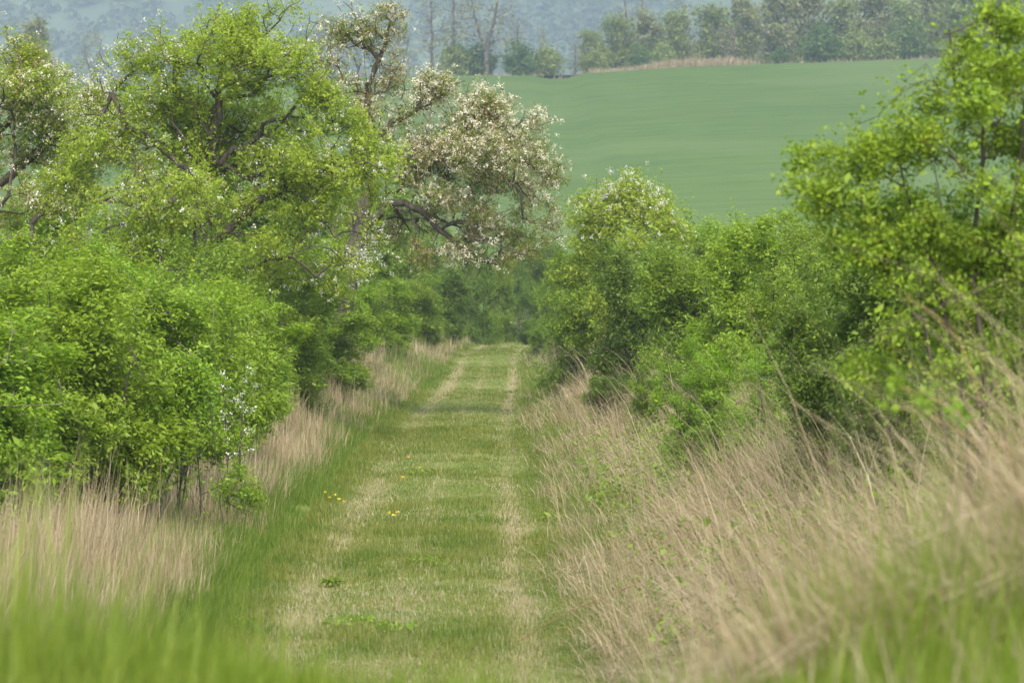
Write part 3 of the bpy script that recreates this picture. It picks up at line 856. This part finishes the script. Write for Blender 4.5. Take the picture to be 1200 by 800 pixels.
tr = [line_px([(393, 470), (397, 390), (412, 310), (434, 225), (432, 150), (428, 80), (430, 25)], D, base),
      line_px([(434, 262), (450, 237), (475, 238), (498, 250), (515, 270), (535, 285), (556, 300)], D, base),
      line_px([(460, 240), (480, 248), (492, 268), (497, 300)], D, base),
      line_px([(500, 252), (525, 262), (550, 275, -.5), (590, 292, -.7)], D, base),
      line_px([(436, 205), (470, 183), (505, 172), (540, 170), (575, 190), (600, 225), (625, 255)], D, base),
      line_px([(540, 170), (580, 150), (625, 145)], D, base), line_px([(575, 190), (620, 190), (655, 195)], D, base),
      line_px([(434, 170), (470, 140), (510, 115), (545, 95)], D, base), line_px([(430, 110), (445, 70), (458, 25)], D, base),
      line_px([(490, 180), (520, 205), (545, 235), (550, 265)], D, base),
      line_px([(450, 237), (470, 255, .4), (486, 280, .5), (490, 306, .6)], D, base), line_px([(515, 270), (530, 262, -.3), (560, 268, -.6), (585, 285, -.8)], D, base),
      line_px([(436, 225), (465, 215, .5), (500, 225, .8), (530, 245, .9), (560, 270, 1)], D, base), line_px([(575, 190), (600, 215, -.4), (612, 245, -.6), (618, 272, -.7)], D, base),
      line_px([(535, 285), (545, 300), (575, 308, .2)], D, base)]
pt = plant_parts(72, cl, tr, 2800, 96000, .04, 'pear_brown', 'bark', .25, 'petal_cream', 56000, .036, sigma=.12, aspect=.5, r_tip=.008, clump_leaf=7, sides=6,
                 extra=[('green_leaves', 'thorn', 46000, .045, .5)])
place('flowering_tree', pt, base, 'spreading tree with cream and brownish blossom and dark gnarled limbs reaching over the track', 'tree', 'old fruit trees on the left')

# --- tree at the left edge
D = 66; bx = (-35 - 600) / F * D; base = np.array([bx, D, float(H(bx, D)) - .1])
cl = clumps_px(sprays([
    (20, 60, 34, 30, .8, .3), (-20, 90, 50, 40, 1, .3), (45, 110, 42, 30, 1, 1.1), (90, 150, 42, 32, 1, 1.5), (20, 150, 50, 36, 1, .8), (60, 190, 55, 34, 1, .7), (0, 215, 50, 36, .8, .2),
    (75, 235, 45, 26, .7, .4), (25, 255, 45, 24, .5, .1), (70, 90, 30, 16, .5, 1.3), (-60, 170, 60, 60, 1, .3), (120, 120, 26, 20, .5, 1), (30, 130, 60, 40, .7, .8, -1.2), (110, 180, 50, 40, 1, 1.2), (140, 150, 36, 34, .9, 1), (100, 225, 50, 34, 1, .6), (150, 215, 40, 40, .9, .5), (90, 110, 34, 24, .8, 1.3)], 3, 4, .58), D, base, 1.0)
tr = [line_px([(-35, 480), (-30, 380), (-20, 300), (-12, 220), (0, 150), (12, 80)], D, base),
      line_px([(-20, 300), (5, 283, -.5), (38, 287, -.8), (65, 284, -1), (100, 288, -1.2)], D, base),
      line_px([(38, 287, -.8), (55, 300, -1), (68, 312, -1)], D, base), line_px([(-12, 225), (20, 200), (55, 170), (90, 150)], D, base),
      line_px([(-5, 160), (30, 130), (60, 100)], D, base), line_px([(-18, 270), (10, 230, -.6), (18, 190, -.6), (16, 160, -.6)], D, base)]
pt = plant_parts(73, cl, tr, 1500, 80000, .046, 'pear', 'bark', .22, 'petal_cream', 20000, .034, sigma=.13, aspect=.55, r_tip=.007, clump_leaf=7,
                 extra=[('young_leaves', 'pear_brown', 30000, .05, .5)])
place('flowering_tree', pt, base, 'fruit tree at the left edge mixing green leaves, bronze leaves and white blossom', 'tree', 'old fruit trees on the left')

# --- blurred shrub, near right
D = 19; bx = (1140 - 600) / F * D; base = np.array([bx, D, float(H(bx, D)) - .1])
cl = clumps_px(sprays([
    (1175, 35, 30, 26, 1.6), (1110, 45, 17, 12, 1.0), (1140, 80, 35, 19, 1.5), (1075, 100, 22, 11, 0.9), (1185, 95, 26, 27, 1.5), (1110, 125, 38, 20, 1.2), (1040, 140, 22, 14, .7),
    (1165, 160, 38, 27, 1), (1070, 180, 40, 24, 1), (1000, 190, 35, 20, 0.6), (950, 182, 28, 12, 0.4), (960, 215, 29, 14, 0.45), (1130, 220, 40, 27, 1), (1190, 230, 29, 32, 1), (1030, 235, 38, 22, 1), (975, 235, 31, 16, .8),
    (1090, 275, 40, 25, 1), (1160, 300, 40, 28, 1), (1010, 285, 35, 20, .9), (1210, 330, 35, 36, 1), (1060, 330, 36, 25, .9), (1120, 360, 40, 27, .8), (1180, 400, 35, 27, .7), (1060, 390, 29, 24, .6), (1100, 450, 35, 32, .7), (1160, 470, 35, 32, .7), (1030, 440, 31, 24, .5), (1140, 270, 52, 48, .8, 0, .6), (1060, 240, 44, 32, .7, 0, .6), (935, 228, 22, 11, 0.3), (1085, 160, 35, 20, 0.6), (1240, 200, 44, 72, 1), (1250, 90, 44, 56, 1)], 4, 8, .46), D, base, 1.4)
tr = [line_px([(1140, 600), (1132, 480), (1110, 380), (1085, 290), (1060, 220), (1000, 185), (945, 168)], D, base),
      line_px([(1150, 600), (1155, 470), (1140, 330), (1150, 200), (1172, 110), (1172, 30)], D, base),
      line_px([(1125, 600), (1100, 470), (1050, 330), (1000, 260), (960, 230)], D, base),
      line_px([(1165, 600), (1195, 450), (1215, 300), (1240, 100)], D, base),
      line_px([(1110, 380), (1105, 250), (1110, 130), (1085, 75), (1060, 95)], D, base),
      line_px([(1140, 330), (1190, 230), (1200, 120)], D, base), line_px([(1150, 210), (1120, 110), (1112, 40)], D, base)]
pt = plant_parts(74, cl, tr, 2300, 62000, .03, 'elder', 'bark', .024, sigma=.06, aspect=.55, r_tip=.0028, clump_leaf=7,
                 extra=[('leaf_tips', 'yellowleaf', 9000, .03, .5)], leaf_kw=dict(up=.7), patchy=9.)
place('tall_shrub', pt, base, 'tall airy blurred shrub with yellow-green leaf tips, nearest bush at the right edge', 'bush', RG)

# --- brambles and canes
def cane(name, pts, r, label, leafy=0, lsize=.07, seed=0, mat='yellowleaf'):
    r_ = np.random.default_rng(seed); base = np.asarray(pts[0], float)
    loc = [np.asarray(p) - base for p in pts]
    X, par, n0 = grow(np.zeros((0, 3)), [loc], seed=seed)
    V, Q, tips = branch_mesh(X, par, r, r * .45, 6, r * .5)
    parts = [('stem', mesh_quads('stem', V, Q, M['cane'], None, True))]
    if leafy:
        j = r_.integers(2, len(X), leafy // 3)
        q = np.repeat(X[j], 3, 0) + r_.normal(0, lsize * .8, (len(j) * 3, 3))
        V, Q, t = leaves(q, lsize, r_, aspect=.75, up=.8)
        parts.append(('leaf_cluster', mesh_quads('leaf_cluster', V, Q, M[mat], {'tint': ('FACE', t)})))
    return place(name, parts, base, label, 'bramble')


def on(u, v, D, up=0.):
    p = P(u, v, D); return p


cane('bramble_cane', [P(608, 752, 25.2), P(632, 736, 25), P(668, 716, 24.8), P(708, 700, 24.6), P(742, 686, 24.4)], .008, 'thin arching red-brown bramble cane lying over the right edge of the track', 0)
cane('bramble_cane', [P(1215, 560, 10.6), P(1170, 515, 10.7), P(1125, 485, 10.8), P(1085, 462, 10.9), P(1050, 452, 11)], .006, 'blurred red-brown bramble cane with large yellow-green leaves at the right edge', 75, .034, 2, 'elder')
cane('bramble_cane', [P(1190, 545, 11.6), P(1130, 510, 11.7), P(1080, 480, 11.8), P(1045, 478, 12)], .005, 'lower blurred bramble cane with few leaves, above the dry grass on the right', 45, .03, 3, 'elder')
cane('dead_stem', [P(1150, 470, 11), P(1125, 400, 11.2), P(1090, 365, 11.3), P(1060, 348, 11.4)], .004, 'pale curved dead stem standing in front of the blurred shrub', 0, seed=4)

# --- small plants of the track
def weed(u, v, size, label, mat='thorn', cat='weed', seed=0):
    D_ = 36.
    for _ in range(30):
        x_ = (u - 600) / F * D_; z_ = float(H(x_, D_)); D_ = (CAMZ - z_) * F / (v - HOR)
    r_ = np.random.default_rng(seed); n = 110
    a = r_.random(n) * 6.283; rr = size * np.sqrt(r_.random(n)); q = np.stack([rr * np.cos(a), rr * np.sin(a) * .7, .03 + .07 * r_.random(n)], 1)
    V, Q, t = leaves(q, .055, r_, np.stack([np.cos(a), np.sin(a), a * 0], 1), up=1.2, aspect=.4)
    V[:, 2] = np.maximum(V[:, 2], .005)
    me = mesh_quads('leaf_rosette', V, Q, M[mat], {'tint': ('FACE', t)})
    o = link('low_weed', me, None, ((u - 600) / F * D_, D_, float(H((u - 600) / F * D_, D_))))
    tag(o, label, cat, 'low weeds on the track')
for i, a in enumerate([(462, 742, .22, 'dark green flat weed on the near middle of the track'), (415, 735, .3, 'wide dark green weed patch left of the near flat weed'),
                       (490, 557, .28, 'bluish green weed clump on the centre strip beside yellow flowers'), (388, 688, .12, 'small dark weed at the left wheel rut'),
                       (282, 737, .13, 'brown-green clod of weed on the left verge'), (500, 663, .25, 'faint dark weed patch in the middle of the track'), (655, 610, .3, 'dark leafy weed below the right dry grass')]):
    weed(*a, seed=i)


def dandelion(u, v, label, group):
    D_ = 36.
    for _ in range(30):
        x_ = (u - 600) / F * D_; z_ = float(H(x_, D_)) + .1; D_ = (CAMZ - z_) * F / (v - HOR)
    x_ = (u - 600) / F * D_
    r_ = np.random.default_rng(int(u * 7 + v)); n = 34; a = r_.random(n) * 6.283
    q = np.stack([.016 * np.cos(a), .016 * np.sin(a), .1 + .012 * r_.random(n)], 1)
    V, Q, t = leaves(q, .026, r_, np.stack([np.cos(a), np.sin(a), a * 0 + .4], 1), up=.8, droop=0, aspect=.45)
    root = place('dandelion', [('flower_head', mesh_quads('flower_head', V, Q, M['dandelion'], {'tint': ('FACE', t)}))], (x_, D_, z_ - .1), label, 'flower', group)
    X, par, n0 = grow(np.zeros((0, 3)), [[(0, 0, -.01), (.004, 0, .05), (0, 0, .1)]])
    V, Q, tips = branch_mesh(X, par, .003, .002, 5, .002)
    link('stalk', mesh_quads('stalk', V, Q, M['grass'], {'tint': ('FACE', np.full(len(Q), .6))}, True), root)
for (u, v) in [(381, 577), (386, 583), (392, 580), (397, 585), (403, 588)]: dandelion(u, v, 'yellow dandelion in the cluster at the left edge of the track', 'dandelions at the left edge of the track')
for (u, v) in [(455, 601), (461, 604), (466, 600)]: dandelion(u, v, 'yellow dandelion in the cluster on the middle of the track', 'dandelions on the middle of the track')
for (u, v) in [(478, 536), (472, 559), (492, 548)]: dandelion(u, v, 'yellow dandelion scattered above the bluish weed clump', 'dandelions by the weed clump')

# --- undergrowth below the bushes
rng = np.random.default_rng(77)
n = 26000
y = 26 + 110 * rng.random(n) ** 1.8
sd_ = rng.random(n) < .5
t_ = np.where(sd_, -4.1 - 2.6 * rng.random(n), 2.9 + 4 * rng.random(n))
x = track_x(y) + t_
q = np.stack([x, y, H(x, y) + .05 + .5 * rng.random(n) ** 2], 1)
g_ = 760
y = 13 + 40 * rng.random(g_) ** 1.3; x = track_x(y) + 2.1 + 3.0 * rng.random(g_)
q2 = np.stack([x, y, H(x, y) + .12 + .4 * rng.random(g_)], 1)
q2 = np.repeat(q2, 22, 0) + rng.normal(0, .085, (g_ * 22, 3))
V, Q, t = leaves(np.concatenate([q, q2]), .055, rng, up=1, aspect=.6)
tag(link('undergrowth', mesh_quads('undergrowth', V, Q, M['thorn'], {'tint': ('FACE', t)})), 'low green undergrowth at the foot of the bushes', 'undergrowth', kind='stuff')

# --- far trees along the top of the field
FT = {}


def far_proto(key, seed, clumps, trunks, nodes, nleaf, size, lm, r_base, r_tip=.03, bark='bark_far', extra=None, sigma=.5):
    FT[key] = plant_parts(seed, clumps, trunks, nodes, nleaf, size, lm, bark, r_base, sigma=sigma, aspect=.8, r_tip=r_tip, sides=4, bf=.25, extra=extra, clump_leaf=4, shell=.5)


def crown(seed, w, z0, z1, n=12, k=.42):
    r = np.random.default_rng(seed); out = []
    for i in range(n):
        q = (i + .5) / n; a = 2.4 * i; rad = w * .6 * math.sqrt(max(.03, 1 - (2 * q - .9) ** 2)) * (.4 + .6 * r.random()); cr = w * k * (.7 + .5 * r.random())
        out.append((rad * math.cos(a), rad * math.sin(a), z0 + (z1 - z0) * q, cr, cr, cr * 1.15, 1, 0))
    return out


up = lambda h, k=.5: [[(0, 0, -.5), (.1, 0, h * .2), (-.1, .1, h * k)]]
far_proto('bare1', 201, crown(201, 6, 6, 19, 14), [[(0, 0, -.5), (0, 0, 3.5), (.1, 0, 6)], [(.1, 0, 4.5), (-1.6, 0, 10), (-2.4, 0, 16)], [(.1, 0, 6), (1.3, .2, 11), (2, .3, 17)]], 620, 900, .35, 'far_grey', .42, .02)
far_proto('bare2', 202, crown(202, 4, 5, 20, 14), up(20, .8), 520, 700, .3, 'far_grey', .3, .02)
far_proto('leafy1', 203, crown(203, 5, 3.5, 13, 14), up(13), 360, 4200, .42, 'far_green', .3)
far_proto('leafy2', 204, crown(204, 4.5, 3, 13, 13), up(13), 340, 3200, .42, 'far_grey', .28, extra=[('green_leaves', 'far_green', 1500, .42, .8)])
far_proto('shrub1', 205, crown(205, 3.4, .8, 4.6, 12, .5), up(4, .4), 200, 3600, .34, 'far_deep', .15)
far_proto('shrub2', 206, crown(206, 3.6, .8, 4.4, 12, .5), up(4, .4), 200, 3200, .34, 'far_green', .15)
far_proto('pale', 207, crown(207, 2.6, 4, 9, 9, .4), [[(0, 0, -.5), (.1, 0, 3)], [(0, 0, 2), (-1.5, 0, 6), (-1.8, 0, 8)], [(.1, 0, 3), (1.2, 0, 6.5), (1.3, 0, 9)]], 240, 500, .35, 'far_grey', .26, .05, 'bark_pale')
FH = {'bare1': (19, 6), 'bare2': (20, 4), 'leafy1': (13.5, 5), 'leafy2': (13.5, 4.5), 'shrub1': (5, 3.4), 'shrub2': (4.9, 3.6), 'pale': (9, 2.6)}
FU = {}


def far(key, name, u, D, top, hw, label, cat, group):
    x = (u - 600) / F * D; z = float(H(x, D)) - .1
    h = CAMZ + (HOR - top) / F * D - z
    s = (hw / F * D / FH[key][1],) * 2 + (h / FH[key][0],)
    if key not in FU: FU[key] = place(name, FT[key], (x, D, z), label, cat, group, u * .05 if key not in ('bare1', 'pale') else 0, s)
    else: copy_thing(FU[key], (x, D, z), label, u * .05 if key not in ('bare1', 'pale') else math.pi * (u % 2), s, group).name = name


GB, GW, GS = 'bare trees along the top of the field', 'trees of the wood above the field', 'shrubs along the top edge of the field'
for a in [('bare1', 'bare_tree', 570, 630, -32, 48, 'tall bare tree forking into two limbs, the clearest one at the top of the field'),
          ('bare2', 'bare_tree', 532, 636, -36, 30, 'tall bare tree close left of the forked one'), ('bare2', 'bare_tree', 506, 642, -18, 24, 'thin bare tree beside the top of the flowering tree'),
          ('bare2', 'bare_tree', 606, 650, 20, 20, 'short thin bare tree close right of the forked one'), ('bare2', 'bare_tree', 636, 650, 34, 12, 'slim bare sapling above the field shrubs'),
          ('bare2', 'bare_tree', 674, 655, 45, 14, 'slim bare sapling at the left end of the wood'), ('bare1', 'bare_tree', 741, 665, -30, 32, 'bare tree rising above the left end of the wood'),
          ('bare2', 'bare_tree', 800, 680, -14, 22, 'bare treetop standing out of the middle of the wood')]: far(*a, 'tree', GB)
for u in (165, 205, 250, 375, 470, 110): far('bare2' if u % 2 else 'bare1', 'bare_tree', u, 640, 20 + (u * 7) % 30, 28, 'hazy bare tree at the field top, behind the green pear tree', 'tree', 'bare trees behind the pear tree')
far('leafy2', 'hazy_tree', 42, 600, 30, 26, 'hazy olive brown tree behind the fruit tree at the left edge', 'tree', GB)
wl = [('leafy1', 692, 648, 40, 24, 'rounded pale green tree at the left end of the wood'), ('leafy1', 722, 652, 24, 30, 'dark hollow green tree second from the left end of the wood'),
      ('leafy2', 758, 655, 22, 30, 'grey-green tree behind the small dark shrub at the field edge'), ('leafy1', 792, 660, 18, 28, 'green tree left of the pale-trunked tree'),
      ('leafy1', 835, 655, 12, 36, 'wide green tree behind the pale-trunked tree'), ('leafy2', 872, 660, 6, 34, 'tall grey-green tree right of the pale-trunked tree'),
      ('leafy2', 910, 664, -4, 36, 'tall budding tree above the dry field edge'), ('leafy2', 948, 668, -8, 38, 'tall grey tree above the broad dark shrub'), ('leafy1', 985, 668, 4, 34, 'green tree right of the broad dark shrub'),
      ('leafy2', 1022, 672, -12, 40, 'grey budding tree above the gap between two shrubs'), ('leafy1', 1060, 664, 6, 34, 'green tree behind the right pair of shrubs'), ('leafy2', 1096, 672, -14, 40, 'grey-green tree left of the thick dark trunk'),
      ('leafy2', 1180, 672, -14, 44, 'tall grey-green tree behind the blurred shrub at the right')]
for k, u, D_, top, hw, lb in wl: far(k, 'woodland_tree', u, D_, top, hw, lb, 'tree', GW)
far('leafy1', 'woodland_tree', 1134, 655, -24, 42, 'big dark tree with a thick trunk above the tip of the blurred shrub', 'tree', GW)
far('pale', 'pale_tree', 853, 640, 34, 16, 'small leafless tree with a pale forked trunk at the field edge', 'tree', GW)
for k, u, D_, top, hw, lb in [('shrub1', 612, 630, 58, 26, 'green shrub at the field edge right of the forked bare tree'), ('shrub2', 640, 632, 60, 24, 'paler shrub at the field edge, right of the first green one'),
                              ('shrub1', 560, 634, 58, 26, 'shrub at the foot of the forked bare tree'), ('shrub2', 535, 634, 56, 24, 'shrub beside the flowering tree top at the field edge'),
                              ('shrub1', 752, 630, 60, 17, 'small dark shrub in front of the wood'), ('shrub2', 775, 634, 56, 20, 'pale green shrub right of the small dark one'),
                              ('shrub1', 912, 628, 62, 14, 'low dark shrub at the end of the dry strip'), ('shrub1', 962, 630, 38, 30, 'broad dark green shrub, largest at the field edge'),
                              ('shrub2', 1000, 638, 42, 22, 'grey-green shrub right of the largest one'), ('shrub2', 1036, 630, 46, 26, 'left one of the right pair of field edge shrubs'), ('shrub1', 1062, 630, 38, 28, 'dark right one of the right pair of field edge shrubs'),
                              ('shrub2', 1105, 632, 52, 26, 'shrub below the thick dark trunk'), ('shrub1', 1150, 634, 50, 30, 'dark shrub behind the tip of the blurred shrub'), ('shrub1', 1195, 634, 48, 30, 'field edge shrub behind the blurred shrub at the right'),
                              ('shrub2', 700, 640, 62, 18, 'low pale shrub under the left end of the wood')]: far(k, 'field_shrub', u, D_, top, hw, lb, 'shrub', GS)
# wood behind, one mass
rng = np.random.default_rng(8)
nb = 260
bx_ = (690 + 620 * rng.random(nb) - 600) / F * 700 + rng.normal(0, 2, nb); by_ = 672 + 60 * rng.random(nb)
hh_ = np.interp(bx_, [15, 40, 70, 130], [9, 13, 18, 20]) * (.85 + .3 * rng.random(nb))
lst = []
for i in range(nb):
    m = 130
    d = rng.normal(0, 1, (m, 3)); d /= np.linalg.norm(d, axis=1, keepdims=True)
    q = np.array([bx_[i], by_[i], float(H(bx_[i], by_[i])) + hh_[i] * .62]) + d * np.array([2.6, 2.6, hh_[i] * .4]) * (rng.random((m, 1)) ** .5)
    V, Q, t = leaves(q, .55, rng, d, aspect=.8); lst.append((V, Q, np.clip(t * .6 + .4 * (i % 7) / 6, 0, 1)))
stuff('wood_mass', lst, 'far_grey', 'grey-green wood rising behind the trees at the top of the field', 'wood')
lst = []
n = 15000
u_ = np.concatenate([690 + 195 * rng.random(n), 560 + 560 * rng.random(2500)]); y = 622 + 20 * rng.random(len(u_)); x = (u_ - 600) / F * y
lst.append(blades(x, y, (.8 + .7 * smooth(735, 780, u_) * (1 - smooth(850, 895, u_))) * np.exp(rng.normal(0, .3, len(x))), np.full(len(x), .14), rng, rand=.3))
stuff('field_edge_grass', lst, 'straw', 'strip of dry grass between the green field and the wood', 'dry grass')
# forest on the hill, one mass
nb = 9000
y = 1750 + 2500 * rng.random(nb) ** .9; x = (rng.random(nb) * 2 - 1) * (.2 * y + 60)
kp = wob(x, y, .009, 4) > -.25
x, y = x[kp], y[kp]; m = 22
c0 = np.stack([x, y, H(x, y) + 6], 1)
d = rng.normal(0, 1, (len(x), m, 3)); d /= np.linalg.norm(d, axis=2, keepdims=True); d[..., 2] = np.abs(d[..., 2]) * 1.1 - .3
rs = (5 + 4 * rng.random(len(x)))[:, None, None]
q = (c0[:, None] + d * rs).reshape(-1, 3)
V, Q, t = leaves(q, 5.2, rng, d.reshape(-1, 3), aspect=.8)
t = np.repeat(np.clip(.5 + .5 * wob(x, y, .006, 9) + rng.normal(0, .2, len(x)), 0, 1), m)
tag(link('hill_forest', mesh_quads('hill_forest', V, Q, M['hill_leaf'], {'tint': ('FACE', t)})), 'hazy forest covering the distant hill', 'forest', kind='stuff')
# ------------------------------------------------------------------ render settings
scene.render.engine = 'CYCLES'
c = scene.cycles
c.max_bounces = 7; c.diffuse_bounces = 5; c.glossy_bounces = 2; c.transmission_bounces = 3; c.transparent_max_bounces = 8; c.volume_bounces = 1
c.use_denoising = True; c.sample_clamp_indirect = 6; c.caustics_reflective = False; c.caustics_refractive = False
scene.view_settings.view_transform = 'Standard'; scene.view_settings.look = 'None'
scene.view_settings.exposure = 1.7; scene.view_settings.gamma = 1; scene.view_settings.use_curve_mapping = False
